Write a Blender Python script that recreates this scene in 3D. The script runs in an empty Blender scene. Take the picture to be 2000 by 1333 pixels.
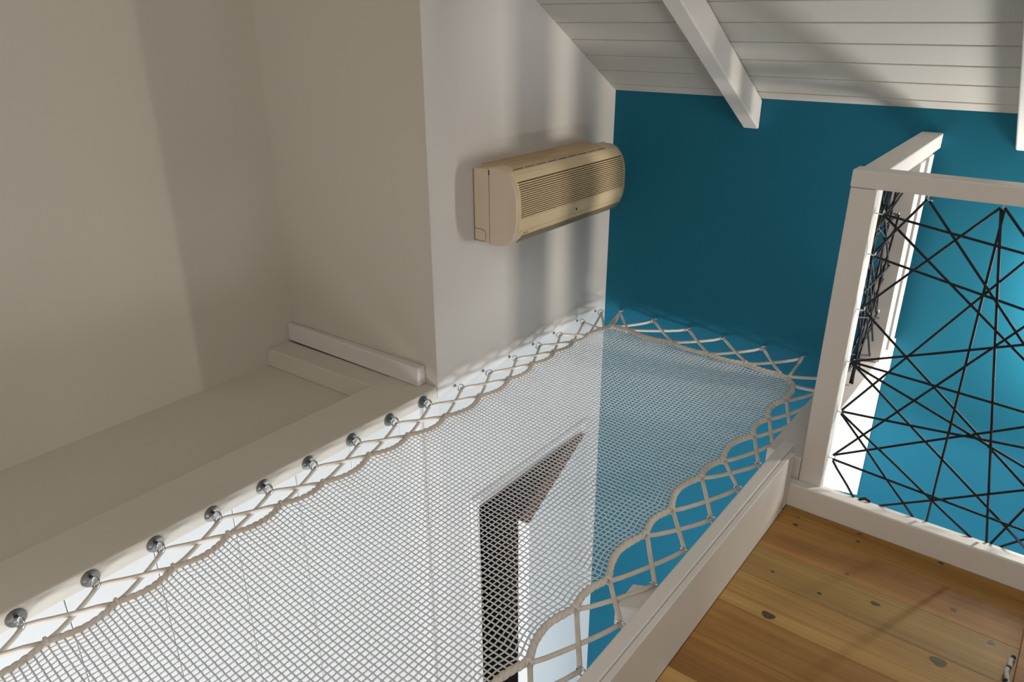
import bpy, bmesh, math, random
from mathutils import Vector, Matrix
random.seed(7)
S = 1.16            # one modelling unit = camera height above the net = 1.16 m
ZC = 3.744          # camera height above the lower floor, metres
ZF = -ZC / S        # lower floor in modelling units
def W(x, y, z): return Vector((x * S, y * S, z * S + ZC))

scn = bpy.context.scene
col = scn.collection
# ------------------------------------------------------------------ camera
yaw, pitch, roll = 0.66410794, 0.4078037, -0.00271047
f = Vector((-math.sin(yaw) * math.cos(pitch), math.cos(yaw) * math.cos(pitch), -math.sin(pitch)))
r = Vector((math.cos(yaw), math.sin(yaw), 0)); u = r.cross(f)
r2 = math.cos(roll) * r + math.sin(roll) * u; u2 = -math.sin(roll) * r + math.cos(roll) * u
cam = bpy.data.objects.new('camera', bpy.data.cameras.new('camera'))
cam.data.sensor_width = 36; cam.data.lens = 1452 / 2000 * 36; cam.data.clip_start = .02
mw = Matrix((( r2.x, u2.x, -f.x, 0), (r2.y, u2.y, -f.y, 0), (r2.z, u2.z, -f.z, ZC), (0, 0, 0, 1)))
cam.matrix_world = mw
col.objects.link(cam); scn.camera = cam
# ------------------------------------------------------------------ world, lights, exposure
wd = bpy.data.worlds.new('world'); scn.world = wd; wd.use_nodes = True
wd.node_tree.nodes['Background'].inputs[0].default_value = (.8, .88, 1, 1)
wd.node_tree.nodes['Background'].inputs[1].default_value = .3
scn.view_settings.view_transform = 'Standard'; scn.view_settings.look = 'None'
scn.view_settings.gamma = 1; scn.view_settings.use_curve_mapping = False
scn.view_settings.exposure = 0.0
def area(name, loc, aim, sx, sy, power, color):
    l = bpy.data.lights.new(name, 'AREA'); l.shape = 'RECTANGLE'; l.size = sx * S; l.size_y = sy * S
    l.energy = power; l.color = color
    o = bpy.data.objects.new(name, l); col.objects.link(o)
    a = W(*loc); b = W(*aim); o.location = a
    o.rotation_euler = (b - a).to_track_quat('-Z', 'Y').to_euler()
    return o
# daylight through the lower room's glazing, behind and below the camera
area('window_light_lower', (.3, -1.5, -1.72), (-.35, 2.3, -1.8), 1.6, .55, 122, (.93, .97, 1.0))
area('window_light_lower_side', (1.5, .4, -2.3), (-1.4, .8, -2.0), 1.2, 1.0, 2, (.93, .97, 1.0))
# low window at the foot of the stairs
area('window_light_stairs', (1.55, 2.0, -2.0), (-.4, 1.95, -1.5), .45, .8, 66, (.97, .99, 1.0))
# added soft ambient fill for the upper room, from behind the camera and overhead
area('fill_light_upper', (1.0, -1.5, .55), (-.6, 1.2, -.3), 1.3, .9, 15, (1.0, .95, .88))
area('fill_light_overhead', (.1, -.7, 1.08), (.1, -.65, 0), 1.3, .8, 23, (1.0, .95, .86))  # added overhead fill, lifts the ledges and other up-facing surfaces
# narrow upright slit of light beside the far wall over the stairs, just outside the frame
area('slit_light_stairs', (.15, 2.256, -.70), (-1.2, 1.78, -1.05), .042, .46, 12, (1.0, .92, .80))

# ------------------------------------------------------------------ materials
def new_mat(name):
    m = bpy.data.materials.new(name); m.use_nodes = True
    nt = m.node_tree; return m, nt, nt.nodes['Principled BSDF']
def N(nt, t, **kw):
    n = nt.nodes.new(t)
    for k, v in kw.items(): setattr(n, k, v)
    return n
def paint(name, c, rough=.6, var=.04, scale=2.0, bump=.05, bscale=180, spec=.4):
    m, nt, b = new_mat(name)
    tc = N(nt, 'ShaderNodeTexCoord')
    n1 = N(nt, 'ShaderNodeTexNoise'); n1.inputs['Scale'].default_value = scale; n1.inputs['Detail'].default_value = 4
    nt.links.new(tc.outputs['Object'], n1.inputs['Vector'])
    rp = N(nt, 'ShaderNodeValToRGB')
    rp.color_ramp.elements[0].position = .3; rp.color_ramp.elements[1].position = .7
    rp.color_ramp.elements[0].color = (*[v * (1 - var) for v in c], 1)
    rp.color_ramp.elements[1].color = (*[min(1, v * (1 + var)) for v in c], 1)
    nt.links.new(n1.outputs['Fac'], rp.inputs['Fac']); nt.links.new(rp.outputs['Color'], b.inputs['Base Color'])
    b.inputs['Roughness'].default_value = rough; b.inputs['Specular IOR Level'].default_value = spec
    if bump:
        n2 = N(nt, 'ShaderNodeTexNoise'); n2.inputs['Scale'].default_value = bscale; n2.inputs['Detail'].default_value = 2
        nt.links.new(tc.outputs['Object'], n2.inputs['Vector'])
        bp = N(nt, 'ShaderNodeBump'); bp.inputs['Strength'].default_value = bump; bp.inputs['Distance'].default_value = .002
        nt.links.new(n2.outputs['Fac'], bp.inputs['Height']); nt.links.new(bp.outputs['Normal'], b.inputs['Normal'])
    return m
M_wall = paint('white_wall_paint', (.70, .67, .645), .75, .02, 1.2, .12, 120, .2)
M_wallshade = paint('shaded_white_wall_paint', (.64, .595, .53), .8, .03, .9, .12, 120, .2)  # white wall colour darkened and warmed, recess shade put into the paint
M_low = paint('white_lower_paint', (.69, .69, .69), .4, .015, 1.5, .03, 60, .4)
M_teal = paint('teal_wall_paint', (.016, .147, .232), .45, .04, 1.4, .06, 160, .07)
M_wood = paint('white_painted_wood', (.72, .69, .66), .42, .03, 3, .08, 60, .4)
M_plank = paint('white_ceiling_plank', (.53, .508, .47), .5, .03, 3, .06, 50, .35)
M_door = paint('white_door_paint', (.78, .78, .79), .4, .01, 3, .02, 60, .4)
M_raw = paint('raw_brown_door_edge', (.22, .13, .11), .8, .2, 8, .1, 60, .1)
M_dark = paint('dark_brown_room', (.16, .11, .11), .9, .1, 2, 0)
M_groove = paint('dark_gap', (.05, .045, .04), .9, .1, 4, 0)
M_joint = paint('grey_joint', (.5, .5, .5), .8, .05, 4, 0)
M_lowfloor = paint('pale_lower_floor', (.55, .53, .5), .5, .05, 4, 0)
M_net = paint('grey_white_net_twine', (.68, .68, .68), .85, .05, 40, .15, 900, .1)
M_rope = paint('cream_rope', (.72, .66, .59), .85, .07, 30, .5, 700, .1)
M_cord = paint('black_rope', (.012, .013, .018), .6, .2, 60, .2, 900, .3)
M_acw = paint('aged_cream_plastic', (.80, .64, .41), .38, .04, 6, 0, 10, .45)
M_acs = paint('shaded_cream_side_plastic', (.70, .575, .44), .45, .05, 5, 0, 10, .4)  # less yellow than the front; part of the darker tone is painted shade
M_acd = paint('yellowed_rear_plastic', (.60, .43, .24), .5, .1, 9, 0, 10, .3)
M_acg = paint('brown_grille_shadow', (.14, .085, .045), .7, .1, 9, 0, 10, .2)
M_acl = paint('grey_louver', (.26, .21, .14), .5, .1, 9, 0, 10, .3)
M_knot = paint('dark_knot', (.075, .045, .018), .5, .3, 60, 0)
M_blue = paint('navy_print', (.02, .025, .10), .8, .2, 60, 0)
M_cloth = paint('white_cloth', (.5, .48, .44), .9, .1, 60, .2, 300)
M_plate = None
m, nt, b = new_mat('galvanised_steel'); M_steel = m
b.inputs['Metallic'].default_value = 1; b.inputs['Base Color'].default_value = (.62, .62, .63, 1); b.inputs['Roughness'].default_value = .22
m, nt, b = new_mat('dull_steel_plate'); M_plate = m
b.inputs['Metallic'].default_value = 1; b.inputs['Base Color'].default_value = (.26, .25, .24, 1); b.inputs['Roughness'].default_value = .35
def pine(name, c1, c2, seed):
    m, nt, b = new_mat(name)
    tc = N(nt, 'ShaderNodeTexCoord'); mp = N(nt, 'ShaderNodeMapping')
    mp.inputs['Scale'].default_value = (.45, 7.5, 7.5); mp.inputs['Location'].default_value = (seed * 1.7, seed * .9, 0)
    nt.links.new(tc.outputs['Object'], mp.inputs['Vector'])
    n1 = N(nt, 'ShaderNodeTexNoise'); n1.inputs['Scale'].default_value = 1.6; n1.inputs['Detail'].default_value = 6; n1.inputs['Distortion'].default_value = .6
    nt.links.new(mp.outputs['Vector'], n1.inputs['Vector'])
    mp2 = N(nt, 'ShaderNodeMapping'); mp2.inputs['Scale'].default_value = (1.4, 70, 70)
    nt.links.new(tc.outputs['Object'], mp2.inputs['Vector'])
    n2 = N(nt, 'ShaderNodeTexNoise'); n2.inputs['Scale'].default_value = 1.5; n2.inputs['Detail'].default_value = 3
    nt.links.new(mp2.outputs['Vector'], n2.inputs['Vector'])
    rp = N(nt, 'ShaderNodeValToRGB'); rp.color_ramp.elements[0].position = .32; rp.color_ramp.elements[1].position = .68
    rp.color_ramp.elements[0].color = (*[v * .72 for v in c1], 1); rp.color_ramp.elements[1].color = (*c2, 1)
    nt.links.new(n1.outputs['Fac'], rp.inputs['Fac'])
    mx = N(nt, 'ShaderNodeMix', data_type='RGBA', blend_type='MULTIPLY'); mx.inputs['Factor'].default_value = .5
    r3 = N(nt, 'ShaderNodeValToRGB'); r3.color_ramp.elements[0].color = (.62, .58, .52, 1); r3.color_ramp.elements[0].position = .3; r3.color_ramp.elements[1].position = .6
    nt.links.new(n2.outputs['Fac'], r3.inputs['Fac'])
    nt.links.new(rp.outputs['Color'], mx.inputs['A']); nt.links.new(r3.outputs['Color'], mx.inputs['B'])
    nt.links.new(mx.outputs['Result'], b.inputs['Base Color'])
    b.inputs['Roughness'].default_value = .5; b.inputs['Specular IOR Level'].default_value = .22
    return m
PINE = [pine('golden_pine', (.42, .22, .055), (.52, .30, .085), 1),
        pine('brown_pine', (.33, .155, .045), (.43, .225, .07), 2),
        pine('olive_pine', (.33, .20, .068), (.43, .275, .095), 3),
        pine('pale_pine', (.43, .25, .08), (.54, .33, .115), 4),
        pine('orange_pine', (.34, .165, .048), (.46, .25, .075), 5)]

# ------------------------------------------------------------------ helpers
def empty(name, loc):
    o = bpy.data.objects.new(name, None); o.location = loc; o.empty_display_size = .05
    col.objects.link(o); return o
def tag(o, label=None, cat=None, group=None, kind=None):
    if label: o['label'] = label
    if cat: o['category'] = cat
    if group: o['group'] = group
    if kind: o['kind'] = kind
    return o
def put(name, me, mat, parent=None):
    o = bpy.data.objects.new(name, me)
    if mat: me.materials.append(mat)
    col.objects.link(o)
    if parent is not None:
        off = Vector(parent.location); p = parent.parent
        while p is not None: off = off + p.location; p = p.parent
        o.parent = parent; o.matrix_parent_inverse = Matrix.Translation(-off)
    return o
def obj(name, bm, mat, parent=None, smooth=False):
    me = bpy.data.meshes.new(name)
    bmesh.ops.recalc_face_normals(bm, faces=bm.faces)
    bm.to_mesh(me); bm.free()
    if smooth:
        for p in me.polygons: p.use_smooth = True
    return put(name, me, mat, parent)
def hexa(bm, P, bev=0, seg=2):
    """P: 8 points (bottom 4 ring, top 4 ring) in modelling units"""
    v = [bm.verts.new(W(*p)) for p in P]
    fs = [bm.faces.new([v[i] for i in q]) for q in ((3, 2, 1, 0), (4, 5, 6, 7), (0, 1, 5, 4), (1, 2, 6, 5), (2, 3, 7, 6), (3, 0, 4, 7))]
    if bev:
        es = list({e for f_ in fs for e in f_.edges})
        bmesh.ops.bevel(bm, geom=es, offset=bev * S, segments=seg, affect='EDGES', profile=.5)
def box(bm, x0, x1, y0, y1, z0, z1, bev=0, seg=2):
    hexa(bm, [(x0, y0, z0), (x1, y0, z0), (x1, y1, z0), (x0, y1, z0), (x0, y0, z1), (x1, y0, z1), (x1, y1, z1), (x0, y1, z1)], bev, seg)
def bxo(name, dims, mat, parent=None, bev=0):
    bm = bmesh.new(); box(bm, *dims, bev); return obj(name, bm, mat, parent)
def prism(bm, poly, axis, a, b_, bev=0):
    """poly of 2D points extruded along axis (0 x,1 y,2 z) from a to b_"""
    def P(p, t):
        if axis == 0: return W(t, p[0], p[1])
        if axis == 1: return W(p[0], t, p[1])
        return W(p[0], p[1], t)
    v0 = [bm.verts.new(P(p, a)) for p in poly]; v1 = [bm.verts.new(P(p, b_)) for p in poly]
    n = len(poly)
    fs = [bm.faces.new(v0), bm.faces.new(v1[::-1])]
    for i in range(n): fs.append(bm.faces.new([v0[i], v0[(i + 1) % n], v1[(i + 1) % n], v1[i]]))
    bmesh.ops.recalc_face_normals(bm, faces=fs)
    if bev:
        es = list({e for f_ in fs for e in f_.edges})
        bmesh.ops.bevel(bm, geom=es, offset=bev * S, segments=2, affect='EDGES', profile=.5)
def tube_data(pts, rad, n=6, closed=False, V=None, F=None):
    """tube through world-space points; appends to V, F"""
    if V is None: V, F = [], []
    m_ = len(pts); base = len(V)
    up = None
    for i, p in enumerate(pts):
        if closed: t = pts[(i + 1) % m_] - pts[i - 1]
        else: t = pts[min(i + 1, m_ - 1)] - pts[max(i - 1, 0)]
        t = t.normalized()
        if up is None:
            up = Vector((0, 0, 1)) if abs(t.z) < .9 else Vector((1, 0, 0))
        up = (up - t * up.dot(t)).normalized(); sd = t.cross(up)
        for k in range(n):
            a = 2 * math.pi * k / n
            V.append(tuple(p + (up * math.sin(a) + sd * math.cos(a)) * rad))
    rng = m_ if closed else m_ - 1
    for i in range(rng):
        j = (i + 1) % m_
        for k in range(n):
            k2 = (k + 1) % n
            F.append((base + i * n + k, base + i * n + k2, base + j * n + k2, base + j * n + k))
    if not closed:
        F.append(tuple(base + k for k in range(n))[::-1]); F.append(tuple(base + (m_ - 1) * n + k for k in range(n)))
    return V, F
def meshobj(name, V, F, mat, parent=None, smooth=True):
    me = bpy.data.meshes.new(name); me.from_pydata(V, [], F); me.update()
    if smooth:
        for p in me.polygons: p.use_smooth = True
    return put(name, me, mat, parent)
def tubeo(name, pts, rad, mat, parent=None, n=8, closed=False):
    V, F = tube_data([W(*p) for p in pts], rad * S, n, closed)
    return meshobj(name, V, F, mat, parent)
def struct(o): o['kind'] = 'structure'; return o

XW = -1.355; YT = 2.306; YC = 1.382
def ceil_z(y): return 1.1320 - .58605 * y
# ================================================================== SETTING
# far teal wall
struct(bxo('wall_far', (-1.4045, 1.65, YT, YT + .1, ZF, 1.3), M_teal))
# white wall with the doorway
bm = bmesh.new()
def wpoly(y0, y1, z0, z1=None):
    prism(bm, [(y0, z0), (y1, z0), (y1, z1 if z1 is not None else ceil_z(y1) + .02), (y0, z1 if z1 is not None else ceil_z(y0) + .02)], 0, XW - .145, XW)
wpoly(YC, YT, -1.0)
wl = struct(obj('wall_left', bm, M_wall))
bm = bmesh.new()
prism(bm, [(YC, ZF), (1.54, ZF), (1.54, -1.478), (2.152, -1.478), (2.152, ZF), (YT, ZF), (YT, -1.0), (YC, -1.0)], 0, XW - .05, XW)
box(bm, XW - .145, XW - .05, YC, 1.50, ZF, -1.0)
struct(obj('wall_lower_door', bm, M_low))
# recess walls
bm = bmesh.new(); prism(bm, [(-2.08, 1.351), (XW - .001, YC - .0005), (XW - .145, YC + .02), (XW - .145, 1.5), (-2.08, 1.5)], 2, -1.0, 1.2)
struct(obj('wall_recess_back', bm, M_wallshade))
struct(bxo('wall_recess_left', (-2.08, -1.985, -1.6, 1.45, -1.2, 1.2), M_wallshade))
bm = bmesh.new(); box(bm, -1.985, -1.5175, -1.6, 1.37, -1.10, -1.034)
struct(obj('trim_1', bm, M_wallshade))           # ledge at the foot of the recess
# lower left wall: fitted panels
lw = struct(bxo('wall_lower_left', (-1.60, -1.4232, -1.6, YC, ZF, -1.061), M_joint))
ys = [-.382, -.196, -.012, .174, .360, .546, .737, .919, 1.10, 1.285, YC - .001]
for i in range(len(ys) - 1):
    pr = .004 if ys[i] < .9 else 0
    for z0, z1 in ((ZF + .01, -1.5475), (-1.5445, -1.018)):
        bm = bmesh.new(); box(bm, -1.431, -1.421 + pr, ys[i] + .0009, ys[i + 1] - .0009, z0, z1, .0015, 1)
        obj('panel', bm, M_low, lw)
# enclosing walls of both storeys
struct(bxo('wall_right', (1.6, 1.7, -1.7, YT + .1, ZF, 1.3), M_wall))
struct(bxo('wall_near', (-2.08, 1.7, -1.7, -1.6, ZF, 1.3), M_wall))
struct(bxo('floor_lower', (-1.6, 1.7, -1.7, YT, ZF - .08, ZF), M_lowfloor))
# room seen through the doorway
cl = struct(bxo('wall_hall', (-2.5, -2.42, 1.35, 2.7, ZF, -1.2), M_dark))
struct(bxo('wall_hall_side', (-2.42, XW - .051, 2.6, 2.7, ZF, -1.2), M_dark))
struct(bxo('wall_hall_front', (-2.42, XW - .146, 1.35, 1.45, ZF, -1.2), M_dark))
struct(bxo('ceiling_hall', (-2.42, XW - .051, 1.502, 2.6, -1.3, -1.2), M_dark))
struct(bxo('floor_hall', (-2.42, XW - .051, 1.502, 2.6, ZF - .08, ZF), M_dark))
# ceiling: backing plus single planks
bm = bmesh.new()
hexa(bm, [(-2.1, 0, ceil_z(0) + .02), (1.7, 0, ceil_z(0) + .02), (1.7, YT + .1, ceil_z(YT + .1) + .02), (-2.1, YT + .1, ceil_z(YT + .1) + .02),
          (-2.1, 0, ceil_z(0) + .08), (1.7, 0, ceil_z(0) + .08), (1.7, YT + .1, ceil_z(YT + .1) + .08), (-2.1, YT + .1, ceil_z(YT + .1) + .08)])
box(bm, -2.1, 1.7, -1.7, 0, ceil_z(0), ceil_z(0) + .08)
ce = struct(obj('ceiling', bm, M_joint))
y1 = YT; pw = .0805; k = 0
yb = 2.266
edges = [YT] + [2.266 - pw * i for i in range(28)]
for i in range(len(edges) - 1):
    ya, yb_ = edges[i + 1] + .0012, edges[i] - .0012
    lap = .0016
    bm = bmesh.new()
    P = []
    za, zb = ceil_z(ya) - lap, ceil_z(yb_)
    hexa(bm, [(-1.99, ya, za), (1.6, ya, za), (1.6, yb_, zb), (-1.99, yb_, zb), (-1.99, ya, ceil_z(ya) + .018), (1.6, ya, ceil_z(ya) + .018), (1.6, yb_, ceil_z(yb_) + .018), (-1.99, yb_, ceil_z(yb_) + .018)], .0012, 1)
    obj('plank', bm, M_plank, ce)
# loft floor: deck plus planks
ZL = -1.1115
fl = struct(bxo('floor', (-.418, 1.6, -1.6, 1.69, -1.22, ZL - .0135), M_groove))
fy = [1.64, 1.556, 1.444, 1.332, 1.220, 1.108, .996, .884]
while fy[-1] > -1.5: fy.append(fy[-1] - .112)
order = [0, 1, 2, 3, 4, 1, 3, 0, 2, 4]
knots = [(a_, b_, c_ * .72, d_ * .9) for a_, b_, c_, d_ in [(-.309, 1.236, .019, .0105), (-.247, 1.364, .006, .004), (-.146, 1.404, .013, .006), (-.013, 1.316, .02, .012), (.058, 1.431, .009, .007), (-.015, 1.484, .008, .006), (-.365, 1.56 + .005, .009, .005), (-.23, 1.591, .007, .004), (-.349, 1.37, .005, .003), (-.218, 1.462, .005, .003), (-.064, 1.626, .009, .004), (-.37, 1.599, .004, .003), (-.235, 1.622, .008, .004)]]
for i in range(len(fy) - 1):
    bm = bmesh.new(); box(bm, -.4104, 1.59, fy[i + 1] + .0003, fy[i] - .0003, ZL - .0135, ZL, .0005, 1)
    pk = obj('floor_plank', bm, PINE[order[i % 10]], fl)
    for kx, ky, ka, kb in knots:
        if fy[i + 1] <= ky < fy[i]:
            bm = bmesh.new()
            vs = []
            for t in range(14):
                a = 2 * math.pi * t / 14; rr = 1 + .12 * math.sin(3 * a + kx * 40)
                vs.append(bm.verts.new(W(kx + ka * rr * math.cos(a), min(max(ky + kb * rr * math.sin(a), fy[i + 1] + .002), fy[i] - .002), ZL + .0005)))
            bm.faces.new(vs); obj('knot', bm, M_knot, pk)
# skirting under the rope railing
bb = bmesh.new(); hexa(bb, [(-.4236, 1.631, ZL), (1.6, 1.631, ZL), (1.6, 1.664, ZL), (-.4236, 1.664, ZL), (-.4236, 1.631, -1.047), (1.6, 1.631, -1.047), (1.6, 1.660, -1.047), (-.4236, 1.660, -1.047)], .0035)
struct(obj('baseboard_far', bb, M_wood))
# underside trim of loft edge over the stairs
struct(bxo('trim_2', (-.345, 1.6, 1.667, 1.69, -1.22, -1.06), M_wood, None, .002))

# doorway: casing, leaf
dr = empty('door_1', W(XW, 1.85, ZF)); struct(dr)
bm = bmesh.new()
box(bm, XW + .0005, XW + .012, 1.502, 1.540, ZF, -1.436, .002, 1)
box(bm, XW + .0005, XW + .012, 2.152, 2.190, ZF, -1.436, .002, 1)
box(bm, XW + .0005, XW + .0115, 1.540, 2.152, -1.478, -1.436, .002, 1)
obj('door_casing', bm, M_door, dr)
hx, hy = XW + .012, 2.150
ex, ey = -1.180, 1.566                      # free end of the open leaf, centre of its thickness
d = Vector((ex - hx, ey - hy)).normalized(); nrm = Vector((-d.y, d.x))
if nrm.x < 0: nrm = -nrm
L = math.hypot(ex - hx, ey - hy); T = .019
def leafpts(a0, a1, t0, t1, z0, z1):
    q = []
    for z in (z0, z1):
        for a, t in ((a0, t0), (a1, t0), (a1, t1), (a0, t1)):
            q.append((hx + d.x * a + nrm.x * t, hy + d.y * a + nrm.y * t, z))
    return q
bm = bmesh.new(); hexa(bm, leafpts(0, L, -T, T, ZF + .01, -1.481), .001, 1)
lf = obj('door_leaf', bm, M_door, dr)
bm = bmesh.new(); hexa(bm, leafpts(.001, L - .001, -T + .001, T - .001, -1.481, -1.4795)); tag(obj('door_top_edge', bm, M_raw, dr), 'raw brown top edge of the open door')
bm = bmesh.new()
for sgn in (-1, 1):
    t0, t1 = (T, T + .004) if sgn > 0 else (-T - .004, -T)
    for a0, a1, z0, z1 in ((.09, L - .09, -2.2, -1.60), (.09, L - .09, -3.1, -2.35)):
        for q in ((a0, a1, z0, z0 + .015), (a0, a1, z1 - .015, z1), (a0, a0 + .015, z0, z1), (a1 - .015, a1, z0, z1)):
            hexa(bm, leafpts(q[0], q[1], t0, t1, q[2], q[3]))
obj('door_moulding', bm, M_door, lf)
bm = bmesh.new(); hexa(bm, leafpts(L - .13, L - .04, T + .03, T + .045, -2.34, -2.32), .004); hexa(bm, leafpts(L - .06, L - .045, T, T + .04, -2.34, -2.32), .002)
obj('door_handle', bm, M_steel, lf)

# ================================================================== TIMBERS
def thing1(name, bm, mat, label, cat, group=None, smooth=False):
    o = obj(name, bm, mat, None, smooth); return tag(o, label, cat, group)
bm = bmesh.new(); prism(bm, [(-1.517, -1.06), (-1.4325, -1.06), (-1.4325, -1.016), (XW, -1.016), (XW, -.975), (-1.517, -.975)], 1, -1.6, YC - .001, .005)
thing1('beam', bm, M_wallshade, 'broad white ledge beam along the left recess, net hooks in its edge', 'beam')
bm = bmesh.new()
hexa(bm, [(-1.985, 1.239, -1.0335), (-1.518, 1.2615, -1.0335), (-1.518, 1.352, -1.0335), (-1.985, 1.331, -1.0335),
          (-1.985, 1.249, -.978), (-1.518, 1.2715, -.978), (-1.518, 1.352, -.978), (-1.985, 1.331, -.978)], .003)
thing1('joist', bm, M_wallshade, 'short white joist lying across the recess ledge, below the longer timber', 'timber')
bm = bmesh.new()
hexa(bm, [(-1.985, 1.3315, -.9745), (-1.398, 1.345, -.9745), (-1.398, 1.378, -.9745), (-1.985, 1.352, -.9745),
          (-1.985, 1.3335, -.917), (-1.398, 1.347, -.917), (-1.398, 1.378, -.917), (-1.985, 1.352, -.917)], .004)
thing1('timber', bm, M_wood, 'longer white timber against the recess back wall, ending at the corner', 'timber')
# rafters
for (x0, x1, lab) in ((-.896, -.846, 'white rafter left of the stair railing, running down to the teal wall'),
                      (-.179, -.125, 'white rafter cut by the right edge of the photo')):
    bm = bmesh.new()
    y0 = .02; h = .089
    hexa(bm, [(x0, y0, ceil_z(y0) - h), (x1, y0, ceil_z(y0) - h), (x1, YT - .001, ceil_z(YT) - h), (x0, YT - .001, ceil_z(YT) - h),
              (x0, y0, ceil_z(y0) - .0025), (x1, y0, ceil_z(y0) - .0025), (x1, YT - .001, ceil_z(YT) - .0025), (x0, YT - .001, ceil_z(YT) - .0025)], .005, 3)
    thing1('rafter', bm, M_wood, lab, 'rafter', 'rafters under the plank ceiling')

# edge board between net and floor
eb = empty('edge_board', W(-.435, .5, -1.2)); tag(eb, 'white upstand board between the net and the wooden floor', 'board')
bm = bmesh.new(); box(bm, -.4525, -.4238, -1.6, 1.665, -1.26, -.955, .003); obj('board', bm, M_wood, eb)
bm = bmesh.new(); box(bm, -.4229, -.4105, -1.6, 1.605, -1.1113, -.9565, .0018); obj('face_board', bm, M_wood, eb)
bm = bmesh.new(); box(bm, -.4239, -.4228, -1.6, 1.60, -1.1, -.9600); obj('gap', bm, M_joint, eb)
bm = bmesh.new(); box(bm, -.4235, -.4105, 1.612, 1.6305, -1.111, -.962, .002); obj('end_block', bm, M_wood, eb)
bm = bmesh.new(); hexa(bm, [(-.516, .968, -1.06), (-.453, .995, -1.06), (-.453, 1.075, -1.06), (-.519, 1.043, -1.06), (-.516, .968, -1.008), (-.453, .995, -1.008), (-.453, 1.075, -1.008), (-.519, 1.043, -1.008)], .004)
hexa(bm, [(-.500, .975, -1.13), (-.453, .995, -1.13), (-.453, 1.06, -1.13), (-.500, 1.03, -1.13), (-.500, .975, -1.064), (-.453, .995, -1.064), (-.453, 1.06, -1.064), (-.500, 1.03, -1.064)], .004)
thing1('bracket', bm, M_wood, 'white wooden block bracketed to the net side of the upstand board', 'bracket')
# border beam beyond the corner post, under the short railing
bm = bmesh.new(); box(bm, -.489, -.402, 1.668, YT - .001, -1.10, -.992, .003)
thing1('border_beam', bm, M_wood, 'white border beam beside the net, from corner post to teal wall', 'beam')
bm = bmesh.new(); prism(bm, [(1.722, -1.14), (1.87, -1.175), (2.302, -1.435), (2.304, -.985), (1.722, -.985)], 0, -.4015, -.366)
thing1('stringer', bm, M_wood, 'large bright white stair side panel below the short railing', 'panel')

# ================================================================== RAILINGS
def hook_mesh():
    pts = [Vector(p) * S for p in ((0, 0, 0), (.006, 0, 0), (.013, 0, -.001), (.0145, 0, .002), (.0145, 0, .009))]
    V, F = tube_data(pts, .0013 * S, 6)
    me = bpy.data.meshes.new('hook'); me.from_pydata(V, [], F); me.update()
    for p in me.polygons: p.use_smooth = True
    me.materials.append(M_steelw); return me
m, nt, b = new_mat('pale_hook_metal'); M_steelw = m
b.inputs['Metallic'].default_value = .7; b.inputs['Base Color'].default_value = (.8, .78, .75, 1); b.inputs['Roughness'].default_value = .3
HM = hook_mesh()
def add_hook(parent, p, rot):
    o = bpy.data.objects.new('hook', HM); col.objects.link(o)
    o.parent = parent; o.location = W(*p) - parent.location; o.rotation_euler = rot
R2 = empty('rope_railing', W(.3, 1.69, -1.05)); tag(R2, 'white railing laced with crossing black ropes, along the wooden floor', 'railing')
bm = bmesh.new(); box(bm, -.400, -.347, 1.6605, 1.717, -1.12, -.3225, .003); cp = obj('corner_post', bm, M_wood, R2)
bm = bmesh.new(); box(bm, -.4005, 1.25, 1.656, 1.705, -.3215, -.2845, .0035); tr = obj('top_rail', bm, M_wood, R2)
bm = bmesh.new(); bmesh.ops.create_cone(bm, cap_ends=True, segments=14, radius1=.0035 * S, radius2=.0028 * S, depth=.004 * S, matrix=Matrix.Translation(W(-.3485, 1.6555, -.3035)) @ Matrix.Rotation(math.pi / 2, 4, 'X'))
obj('screw_cap', bm, M_wood, tr)
bm = bmesh.new(); box(bm, 1.25, 1.30, 1.6605, 1.717, -1.2, -.285, .003); obj('end_post', bm, M_wood, R2)
for z in (-.376, -.465, -.592, -.72, -.85, -.976): add_hook(R2, (-.347, 1.689, z), (0, 0, 0))
for x in (-.256, -.126, .004, .134, .264, .394, .524): add_hook(R2, (x, 1.689, -.3215), (0, math.pi / 2, 0))
# rope lines as (x0, z0) -> (x1, z1) in the railing's own plane y = 1.69
ROPES = [[(-0.2527,-0.3362),(0.3586,-1.0464)],[(-0.2577,-0.3348),(-0.3356,-0.458)],[(-0.3362,-0.3758),(0.4211,-0.4869)],[(-0.327,-0.382),(0.4222,-0.9879)],[(-0.3314,-0.4698),(0.4229,-0.6185)],[(-0.13,-0.3324),(-0.333,-0.5792)],[(-0.1232,-0.3324),(0.4211,-0.942)],[(-0.1293,-0.3353),(0.0067,-1.0723)],[(-0.1236,-0.3344),(-0.1153,-1.0717)],[(-0.3297,-0.5978),(0.2157,-1.0465)],[(-0.3387,-0.7164),(0.4225,-0.4116)],[(-0.3385,-0.7177),(0.4245,-0.756)],[(-0.3376,-0.7226),(0.4224,-0.9998)],[(-0.3351,-0.7244),(0.0784,-1.0478)],[(-0.3395,-0.8468),(-0.0041,-0.3314)],[(-0.3373,-0.8461),(0.4208,-0.7723)],[(-0.3362,-0.8525),(-0.0124,-1.0701)],[(-0.3384,-0.8533),(-0.1349,-1.07)],[(-0.3382,-0.9686),(0.1243,-0.3325)],[(-0.338,-0.97),(0.4233,-0.5288)],[(-0.3369,-0.9768),(0.4203,-1.0205)],[(-0.336,-0.9823),(-0.2661,-1.0711)],[(-0.2232,-1.0653),(0.4228,-0.682)],[(0.0092,-1.0703),(0.2667,-0.335)],[(0.0224,-1.0708),(0.4221,-0.6594)]]
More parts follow.
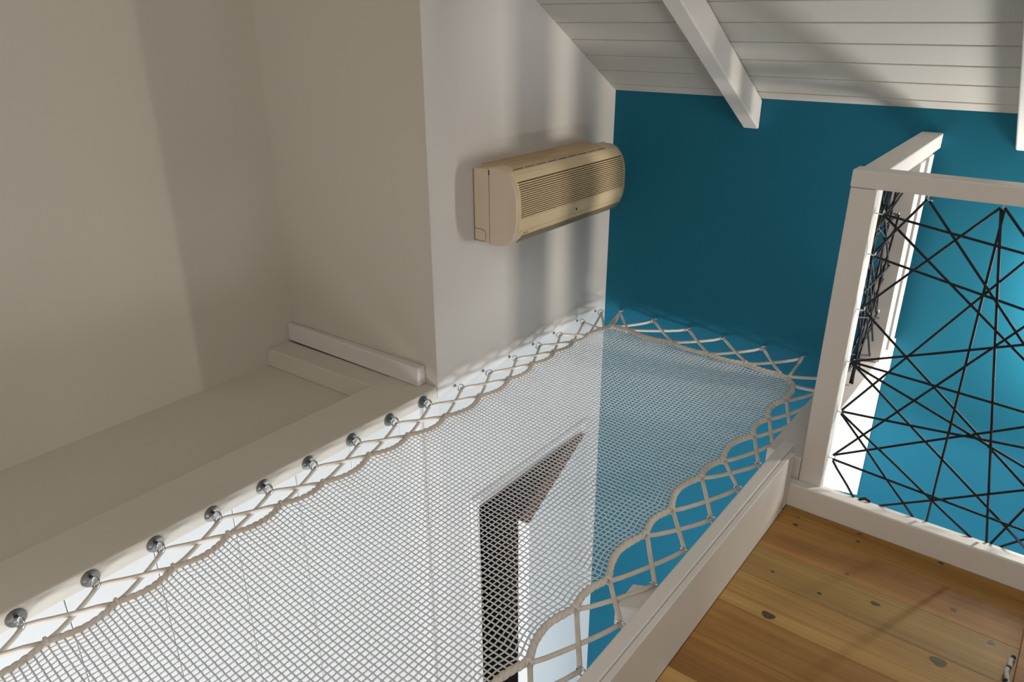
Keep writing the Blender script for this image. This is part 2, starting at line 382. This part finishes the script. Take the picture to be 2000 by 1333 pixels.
for i, seg in enumerate(ROPES):
    (xa, za), (xb, zb) = seg
    yo = 1.690 + (i % 5 - 2) * .0022
    n_ = 5; pts = [(xa + (xb - xa) * t / n_, yo + (.0012 * math.sin(t * 2.1 + i)), za + (zb - za) * t / n_) for t in range(n_ + 1)]
    tubeo('rope', pts, .0027, M_cord, R2, 7)
tubeo('rope', [(-.262, 1.69, -1.075), (-.259, 1.684, -1.058), (-.25, 1.683, -1.052), (-.241, 1.688, -1.055), (-.237, 1.69, -1.066), (-.245, 1.692, -1.074), (-.255, 1.69, -1.070)], .004, M_cord, R2, 7)
# short railing from the corner post to the teal wall
R1 = empty('rope_railing', W(-.375, 2.0, -.88)); tag(R1, 'short white railing with tangled dark ropes, from corner post to teal wall', 'railing')
bm = bmesh.new(); hexa(bm, [(-.400, 1.7175, -.330), (-.347, 1.7175, -.330), (-.347, YT - .001, -.318), (-.400, YT - .001, -.318), (-.400, 1.7175, -.291), (-.347, 1.7175, -.291), (-.347, YT - .001, -.278), (-.400, YT - .001, -.278)], .003)
obj('top_rail', bm, M_wood, R1)
bm = bmesh.new(); box(bm, -.400, -.347, 2.083, 2.137, -.87, -.326, .002); obj('post', bm, M_wood, R1)
bm = bmesh.new(); box(bm, -.400, -.347, 2.186, 2.236, -.87, -.324, .002); obj('post', bm, M_wood, R1)
bm = bmesh.new(); box(bm, -.400, -.352, 1.7185, YT - .002, -.984, -.872, .002); obj('bottom_rail', bm, M_wood, R1)
for z in (-.455, -.59, -.722, -.849): add_hook(R1, (-.372, 2.083, z), (0, 0, -math.pi / 2))
rnd = random.Random(5)
A = [(1.722, -.376), (1.722, -.465), (1.722, -.592), (1.722, -.72), (1.722, -.85)]
B = [(2.066, -.455), (2.066, -.59), (2.066, -.722), (2.066, -.849)]
Tt = [(1.80, -.335), (1.90, -.333), (2.0, -.33)]; Bt = [(1.80, -.868), (1.90, -.868), (2.0, -.868)]
prs = [(A[0], B[0]), (A[0], B[2]), (A[1], B[0]), (A[1], B[3]), (A[2], B[1]), (A[3], B[1]), (A[3], B[3]), (A[4], B[2]), (Tt[0], B[1]), (Tt[1], A[2]), (Tt[2], A[3]), (Tt[1], B[2]), (Bt[0], A[2]), (Bt[1], B[0]), (Tt[0], Bt[1]), (Tt[1], Bt[0]), (Bt[2], A[1]), (Tt[2], Bt[1])]
prs += [((1.722, rnd.uniform(-.86, -.36)), (2.066, rnd.uniform(-.86, -.36))) for _ in range(9)]
for i, (a, b_) in enumerate(prs):
    xo = -.374 + (i % 5 - 2) * .003
    tubeo('rope', [(xo, a[0], a[1]), (xo + .002, (a[0] + b_[0]) / 2, (a[1] + b_[1]) / 2), (xo, b_[0], b_[1])], .0027, M_cord, R1, 6)

# ================================================================== NET
net = empty('net', W(-.9, .9, -1.0)); tag(net, 'white hammock net laced over the opening with cream cord', 'net')
LK = [.274 - .128 * i for i in range(6, 0, -1)] + [.274, .397, .514, .640, .774, .887, 1.034, 1.162, 1.297, 1.446, 1.584, 1.714, 1.835, 1.942, 2.025]
LX = [-1.256] * (len(LK) - 15) + [-1.253, -1.251, -1.258, -1.264, -1.266, -1.259, -1.264, -1.256, -1.249, -1.251, -1.254, -1.262, -1.262, -1.259, -1.250]
RK = [-.50, -.39, -.25, -.13, .015, .125, .27, .39, .505, .62, .757, .91, 1.013, 1.181, 1.293, 1.452, 1.555, 1.715, 1.829, 1.965]
RX = [-.56] * 10 + [-.559, -.566, -.557, -.567, -.564, -.568, -.556, -.543, -.546, -.546]
FK = [-1.222, -1.17, -.998, -.860, -.73, -.618]
FY = [2.148, 2.150, 2.143, 2.127, 2.132, 2.120]
def edge_pts(K, Xv, amp, sgn, n=8):
    """border curve through knots with inward scallops: list of (along, across)"""
    out = []
    for i in range(len(K) - 1):
        g = K[i + 1] - K[i]
        for j in range(n):
            t = j / n
            s = math.sin(math.pi * t) * amp * (abs(g) / .135) ** 1.3
            out.append((K[i] + g * t, Xv[i] + (Xv[i + 1] - Xv[i]) * t + sgn * s))
    out.append((K[-1], Xv[-1])); return out
LE = edge_pts(LK, LX, .020, 1); RE = edge_pts(RK, RX, .018, -1); FE = edge_pts(FK, FY, .012, -1)
def interp(E, q):
    if q <= E[0][0]: return E[0][1]
    if q >= E[-1][0]: return E[-1][1]
    lo, hi = 0, len(E) - 1
    while hi - lo > 1:
        md = (lo + hi) // 2
        if E[md][0] <= q: lo = md
        else: hi = md
    t = (q - E[lo][0]) / (E[hi][0] - E[lo][0]); return E[lo][1] * (1 - t) + E[hi][1] * t
XL0, XR0 = -1.246, -.572
cell_x, cell_y = .01205, .01262
nx = int((XR0 - XL0) / cell_x) + 1; cell_x = (XR0 - XL0) / (nx - 1)
v0, v1 = -.45, 2.14; ny = int((v1 - v0) / cell_y) + 1
CE0 = LE[-1]; 
def node(i, j):
    x = XL0 + cell_x * i
    # far limit of this column of cells
    yf = interp(FE, x) - .004
    yflat = 2.142 - .03 * (x + 1.25)
    v = v1 - cell_y * j
    yb0 = v - .06 * (x + 1.25)
    y = yb0 + (yf - (v1 - .06 * (x + 1.25))) * math.exp(-(v1 - v) / .06)
    # corners pull inward
    yc = min(y, 2.14)
    xl = interp(LE, yc) + .005; xr = interp(RE, yc) - .005
    if y > 2.0:
        xl = max(xl, -1.25 + .18 * max(0, y - 2.05)); xr = min(xr, -.552 - .25 * max(0, y - 2.0))
    dl = (xl - XL0) * math.exp(-(x - XL0) / .055); dr_ = (xr - XR0) * math.exp(-(XR0 - x) / .055)
    jit = .00022
    z = -1.0 - .010 * math.sin(math.pi * min(max((x - XL0) / (XR0 - XL0), 0), 1)) 
    return (x + dl + dr_ + jit * math.sin(i * 7.1 + j * 3.7), y + jit * math.sin(i * 2.3 + j * 5.9), z)
grid = [[W(*node(i, j)) for i in range(nx)] for j in range(ny)]
V, F = [], []
rt = .00172 * S
off = Vector((0, 0, .0003 * S))
for j in range(ny):
    tube_data([p + (off if (i_ + j) % 2 else -off) for i_, p in enumerate(grid[j])], rt, 4, False, V, F)
for i in range(nx):
    tube_data([grid[j][i] + (-off if (i + j) % 2 else off) for j in range(ny)], rt, 4, False, V, F)
nm = meshobj('netting', V, F, M_net, net); nm['kind'] = 'stuff'
# small reinforcement at crossings is given by the woven offset
def twisted(name, pts, r_core, pitch, strands=2):
    P = [W(*p) for p in pts]
    # resample
    out = [P[0]]; acc = 0; step = .0045 * S; cur = P[0]; i = 1
    while i < len(P):
        dv = P[i] - cur; Ld = dv.length
        if Ld < step: i += 1; 
        else: cur = cur + dv * (step / Ld); out.append(cur)
    V, F = [], []
    up = Vector((0, 0, 1))
    for s in range(strands):
        q = []
        for k_, p in enumerate(out):
            t = (out[min(k_ + 1, len(out) - 1)] - out[max(k_ - 1, 0)]).normalized()
            a = 2 * math.pi * (k_ * step / (pitch * S)) + 2 * math.pi * s / strands
            sd = t.cross(up).normalized(); u_ = sd.cross(t)
            q.append(p + (sd * math.cos(a) + u_ * math.sin(a)) * r_core * S * .28)
        tube_data(q, r_core * S * .80, 6, False, V, F)
    return meshobj(name, V, F, M_rope, net)
def smooth_pts(E): return E
rope_pts = [(x, y, -1.0) for y, x in LE] + [(-1.247, 2.075, -1.0), (-1.238, 2.115, -1.0), (-1.232, 2.138, -1.0)] + [(x, y, -1.0) for x, y in FE] + [(-.585, 2.105, -1.0), (-.562, 2.075, -1.0), (-.549, 2.03, -1.0)] + [(x, y, -1.0) for y, x in RE[::-1]]
twisted('border_rope', rope_pts, .0077, .030)
# lacing between border knots and screw eyes
RINGX_L = -1.3305; RINGX_R = -.474; RINGY_F = 2.285
LR = [.264 - .131 * i for i in range(6, 0, -1)] + [.264, .396, .527, .657, .788, .917, 1.055, 1.188, 1.317, 1.454, 1.584, 1.716, 1.844, 1.966, 2.112, 2.235]
RR = [-.51, -.38, -.25, -.12, .01, .14, .27, .40, .53, .66, .795, .928, 1.058, 1.186, 1.316, 1.461, 1.59, 1.705, 1.83, 1.955, 2.08]
FR = [-1.276, -1.136, -1.0, -.872, -.733, -.603]
def cord_seg(a, b_, sag=.004, lift=0):
    pts = []
    for t in range(7):
        q = t / 6
        pts.append((a[0] + (b_[0] - a[0]) * q, a[1] + (b_[1] - a[1]) * q, a[2] + (b_[2] - a[2]) * q - sag * math.sin(math.pi * q) + lift * (1 if 0 < t < 6 else 0)))
    return pts
def lacing(name, segs):
    V, F = [], []
    for s_ in segs: tube_data([W(*p) for p in s_], .0048 * S, 6, False, V, F)
    return meshobj(name, V, F, M_rope, net)
segs = []
nl = len(LK); nr = len(LR)
for k_ in range(nr):
    ring = (RINGX_L + .004, LR[k_], -1.0)
    for dk in (-1, 1):
        kk = k_ + dk
        if 0 <= kk < nl: segs.append(cord_seg(ring, (LX[kk] - .003, LK[kk] - dk * .006, -1.0), .003, .003 if dk > 0 else -.003))
segs.append(cord_seg((RINGX_L + .004, LR[-1], -1.0), (-1.238, 2.11, -1.0), .002)); segs.append(cord_seg((RINGX_L + .004, LR[-2], -1.0), (-1.24, 2.10, -1.0), .002))
lacing('lacing_cord', segs)
segs = []
for k_, x in enumerate(FR):
    ring = (x, RINGY_F - .004, -1.0)
    for dk in (-1, 1):
        kk = k_ + dk
        if kk < 0: segs.append(cord_seg(ring, (-1.236, 2.135, -1.0), .002)); segs.append(cord_seg(ring, (-1.222, 2.14, -1.0), .002)); continue
        if kk < len(FK): segs.append(cord_seg(ring, (FK[kk], FY[kk] + .004, -1.0), .003, .003 if dk > 0 else -.003))
segs.append(cord_seg((FR[-1], RINGY_F - .004, -1.0), (-.590, 2.112, -1.0), .002))
segs.append(cord_seg((-.48, 2.19, -1.0), (-.60, 2.118, -1.0), .002))
lacing('lacing_cord', segs)
segs = []
for k_, y in enumerate(RR):
    ring = ((RINGX_R if y < 1.66 else -.482) - .006, y, -1.0)
    for dk in (-1, 1):
        kk = k_ + dk
        if 0 <= kk < len(RK): segs.append(cord_seg(ring, (RX[kk] + .003, RK[kk], -1.0), .003, .003 if dk > 0 else -.003))
segs.append(cord_seg((-.488, RR[-1], -1.0), (-.56, 2.07, -1.0), .002))
lacing('lacing_cord', segs)
# turns of lacing round the border rope at each knot
def wraps(E, K, flip):
    for q in K:
        o_ = interp(E, q); V, F = [], []
        for dd in (0,):
            pts = []
            for t in range(10):
                a = 2 * math.pi * t / 10; ca, sa = .0078 * math.cos(a), .0078 * math.sin(a)
                pts.append(W(q + dd, o_ + ca, -1.0 + sa) if flip else W(o_ + ca, q + dd, -1.0 + sa))
            tube_data(pts, .0036 * S, 6, True, V, F)
        meshobj('cord_wrap', V, F, M_rope, net)
wraps(LE, LK, False); wraps(RE, RK, False); wraps(FE, FK, True)

# screw eyes
def ring_mesh(rr, wr, cx, n=22):
    V, F = [], []
    pts = []
    for t in range(n):
        a = 2 * math.pi * t / n
        c_, s_ = math.cos(a) * rr, math.sin(a) * rr
        pts.append(Vector((cx + c_, s_ * .42, s_ * .90)) * S)
    tube_data(pts, wr * S, 7, True, V, F)
    tube_data([Vector((-.004, 0, 0)) * S, Vector((cx - rr, 0, 0)) * S], wr * S, 7, False, V, F)
    return V, F
def eye(big):
    root = bpy.data.objects.new('screw_eye', None); root.empty_display_size = .02; col.objects.link(root)
    V, F = ring_mesh(.0108, .0019, .0245) if not big else ring_mesh(.012, .0026, .0225)
    me = bpy.data.meshes.new('ring'); me.from_pydata(V, [], F); me.update(); me.materials.append(M_steel)
    for p in me.polygons: p.use_smooth = True
    a = bpy.data.objects.new('ring', me); col.objects.link(a); a.parent = root
    bm = bmesh.new()
    Rm = Matrix.Rotation(math.pi / 2, 4, 'Y')
    if big:
        bmesh.ops.create_cone(bm, cap_ends=True, segments=20, radius1=.0185 * S, radius2=.0175 * S, depth=.003 * S, matrix=Matrix.Translation((.0016 * S, 0, 0)) @ Rm)
        bmesh.ops.create_cone(bm, cap_ends=True, segments=6, radius1=.0075 * S, radius2=.0075 * S, depth=.006 * S, matrix=Matrix.Translation((.006 * S, 0, 0)) @ Rm)
    else:
        bmesh.ops.create_cone(bm, cap_ends=True, segments=14, radius1=.0048 * S, radius2=.004 * S, depth=.0025 * S, matrix=Matrix.Translation((.0012 * S, 0, 0)) @ Rm)
    me = bpy.data.meshes.new('washer'); bm.to_mesh(me); bm.free(); me.materials.append(M_plate)
    w_ = bpy.data.objects.new('washer', me); col.objects.link(w_); w_.parent = root
    return root
protos = {}
ORD = ['first', 'second', 'third', 'fourth', 'fifth', 'sixth', 'seventh', 'eighth', 'ninth', 'tenth', 'eleventh', 'twelfth', 'thirteenth', 'fourteenth', 'fifteenth', 'sixteenth', 'seventeenth', 'eighteenth']
def place_eye(big, loc, rot, label, group):
    if big not in protos: protos[big] = r_ = eye(big)
    else:
        src = protos[big]; r_ = src.copy(); col.objects.link(r_)
        for ch in src.children:
            c = ch.copy(); col.objects.link(c); c.parent = r_
    r_.location = W(*loc); r_.rotation_euler = rot
    tag(r_, label, 'hook', group)
beamR = [y for y in LR if .2 < y < YC]; wallR = [y for y in LR if y > YC]
for i, y in enumerate(reversed(beamR)):
    place_eye(True, (XW, y, -1.0 + .003), (0, 0, 0), 'steel eye with round plate on the ledge beam, %s from the wall corner' % ORD[i], 'eyes in the ledge beam')
for i, y in enumerate(reversed(wallR)):
    place_eye(False, (XW, y, -1.0), (.5 * math.sin(i * 2.1), 0, 0), 'small screw eye in the white wall under the cooling unit, %s from the teal wall' % ORD[i], 'eyes in the white wall')
for i, x in enumerate(FR):
    place_eye(False, (x, YT, -1.0), (.6 * math.sin(i * 1.7), 0, -math.pi / 2), 'small screw eye in the teal wall, %s from the white wall' % ORD[i], 'eyes in the teal wall')
visR = [y for y in RR if .7 < y < 1.66]
for i, y in enumerate(reversed(visR)):
    place_eye(False, (-.4525, y, -1.0), (.3 * math.sin(i * 1.3), 0, math.pi), 'screw eye on the upstand board, %s from the corner post' % ORD[i], 'eyes in the upstand board')

# ================================================================== AIR CONDITIONER
ac = empty('air_conditioner', W(-1.3, 1.85, -.58)); tag(ac, 'yellowed cream wall-mounted air conditioner with ribbed front', 'air conditioner')
YA, YB = 1.558, 2.145
bm = bmesh.new(); prism(bm, [(XW, -.372), (-1.300, -.370), (-1.298, -.5795), (XW + .004, -.5795), (XW, -.575)], 1, YA + .001, YB - .001, .003)
obj('rear_casing', bm, M_acs, ac)
prof = [(-1.2965, -.3655), (-1.275, -.3625), (-1.2525, -.3645), (-1.238, -.372), (-1.2235, -.386), (-1.214, -.402), (-1.2065, -.424), (-1.2035, -.45), (-1.2028, -.48), (-1.2035, -.508), (-1.208, -.532), (-1.2165, -.5535), (-1.230, -.568), (-1.25, -.578), (-1.275, -.5825), (-1.2965, -.582)]
def px(z):
    pr_ = [p for p in prof if p[0] > -1.2445]
    for a, b_ in zip(pr_[:-1], pr_[1:]):
        if b_[1] <= z <= a[1]:
            t = (a[1] - z) / (a[1] - b_[1]); return a[0] + (b_[0] - a[0]) * t
    return -1.21
bm = bmesh.new()
cx_, cz_ = -1.265, -.475
rings = []
for yy, sc in ((YA, .955), (YA + .004, .985), (YA + .012, 1.0), (YB - .045, 1.0), (YB - .025, .992), (YB - .010, .965), (YB - .002, .915), (YB, .86)):
    rings.append([bm.verts.new(W(cx_ + (p[0] - cx_) * (sc if p[0] > -1.29 else 1), yy, cz_ + (p[1] - cz_) * (sc if p[0] > -1.29 else 1))) for p in prof])
n = len(prof)
for a, b_ in zip(rings[:-1], rings[1:]):
    for i in range(n): bm.faces.new([a[i], a[(i + 1) % n], b_[(i + 1) % n], b_[i]])
bm.faces.new(rings[0]); bm.faces.new(rings[-1][::-1])
hs = obj('front_housing', bm, M_acs, ac)
for p in hs.data.polygons: p.use_smooth = len(p.vertices) < 6
def strip(name, z0, z1, y0, y1, proud, mat, n=10, thick=.002, parent=ac):
    bm = bmesh.new(); a, b_ = [], []
    for i in range(n + 1):
        z = z0 + (z1 - z0) * i / n; x = px(z) + proud
        a.append((x, z)); b_.append((x - thick - proud, z))
    prism(bm, a + b_[::-1], 1, y0, y1)
    o = obj(name, bm, mat, parent); return o
GY0, GY1 = YA + .012, YB - .026
fp = strip('front_panel', -.374, -.5315, YA + .010, YB - .026, .0016, M_acw, 16, .003)
strip('front_sill', -.533, -.5535, YA + .022, YB - .035, .0012, M_acw, 8, .003)
gb = strip('grille_back', -.3985, -.497, GY0 + .008, GY1, .0021, M_acg, 12)
for i in range(17):
    z = -.4025 - i * (.091 / 16); x = px(z)
    bm = bmesh.new()
    hexa(bm, [(x - .001, GY0 - .001, z - .0016), (x + .0052, GY0 + .006, z - .0016), (x + .0052, GY1, z - .0016), (x - .001, GY1 + .003, z - .0016),
              (x - .001, GY0 - .001, z + .0012), (x + .0047, GY0 + .006, z + .0010), (x + .0047, GY1, z + .0010), (x - .001, GY1 + .003, z + .0012)])
    obj('slat', bm, M_acw, ac)
bm = bmesh.new(); prism(bm, [(-1.2125, -.548), (-1.221, -.560), (-1.231, -.5685), (-1.2315, -.571), (-1.2195, -.563), (-1.2105, -.550)], 1, YA + .035, YB - .03)
obj('louver', bm, M_acl, ac)
bm = bmesh.new(); bmesh.ops.create_icosphere(bm, subdivisions=2, radius=.0032 * S, matrix=Matrix.Translation(W(px(-.520) + .002, 1.852, -.520)))
obj('sensor', bm, M_cord, ac)
bm = bmesh.new(); box(bm, px(-.541) + .0005, px(-.541) + .0022, 1.598, 1.6015, -.5425, -.5395)
for i in range(6): box(bm, px(-.541) + .0005, px(-.541) + .0022, 1.603 + i * .0028, 1.6045 + i * .0028, -.542, -.540 + .0006 * (i % 2))
obj('badge', bm, M_acl, ac)
# top intake: recessed strip with fine ribs and a dashed slot line
bm = bmesh.new(); prism(bm, [(-1.292, -.3648), (-1.275, -.3618), (-1.2525, -.3638), (-1.2445, -.3680), (-1.2445, -.3690), (-1.292, -.3690)], 1, 1.60, 2.06)
ti = obj('top_grille', bm, M_acd, ac)
for i in range(7):
    t = i / 6; x = -1.289 + t * .042; z = -.3640 if i < 1 else (-.3622 if i < 3 else (-.3617 - .0035 * (t - .5)))
    if i > 4: z = -.3640 - (i - 4) * .0014
    bxo('rib', (x - .0012, x + .0012, 1.603, 2.057, z - .002, z + .0006), M_acs, ti)
for i in range(9):
    bxo('slot', (-1.2405, -1.2385, 1.590 + i * .053, 1.636 + i * .053, -.3735, -.3695), M_acg, ac)
bxo('side_seam', (-1.2985, -1.2965, YA - .0002, YA + .01, -.575, -.372), M_acl, ac)
bxo('side_slot', (-1.2990, -1.2960, YA - .0008, YA + .01, -.385, -.3725), M_cord, ac)
# pipe cover outline on the near end
pts = [(XW + .001, YA, -.540), (-1.327, YA, -.540), (-1.316, YA, -.5435), (-1.312, YA, -.551), (-1.312, YA, -.565), (-1.316, YA, -.573), (-1.327, YA, -.575), (XW + .001, YA, -.573)]
tubeo('pipe_cover_seam', pts, .0007, M_acl, ac, 5)
bm = bmesh.new(); box(bm, XW + .0003, XW + .003, YA - .0006, YB - .004, -.577, -.3735); obj('mounting_plate', bm, M_acl, ac)
# dust-browned strip where casing meets wall on top
bm = bmesh.new(); prism(bm, [(XW, -.3722), (XW, -.3660), (-1.305, -.3672), (-1.2975, -.3655), (-1.2975, -.3715)], 1, YA + .04, YB - .05)
obj('top_cover', bm, M_acd, ac)

# ================================================================== SMALL THINGS
bm = bmesh.new(); hexa(bm, [(.100, 1.0, ZL + .0001), (.30, 1.0, ZL + .0001), (.30, 1.63, ZL + .0001), (.106, 1.63, ZL + .0001), (.100, 1.0, ZL + .007), (.30, 1.0, ZL + .007), (.30, 1.63, ZL + .007), (.106, 1.63, ZL + .007)], .0015)
o = obj('floor_board', bm, PINE[1]); tag(o, 'brown wooden board lying on the floor at the bottom right corner', 'board')
V, F = tube_data([W(.098, 1.41, ZL + .004), W(.093, 1.395, ZL + .006), W(.094, 1.38, ZL + .006), W(.090, 1.362, ZL + .007), W(.094, 1.34, ZL + .006), W(.102, 1.31, ZL + .006)], .0042 * S, 8)
cb = empty('ribbon', W(.095, 1.35, ZL)); tag(cb, 'crumpled white and navy ribbon at the bottom right corner of the floor', 'ribbon')
meshobj('strip', V, F, M_cloth, cb)
for (x, y) in ((.0965, 1.405), (.0925, 1.372), (.092, 1.334)):
    bm = bmesh.new(); bmesh.ops.create_icosphere(bm, subdivisions=2, radius=.0044 * S, matrix=Matrix.Translation(W(x, y, ZL + .0075)))
    obj('navy_spot', bm, M_blue, cb, True)
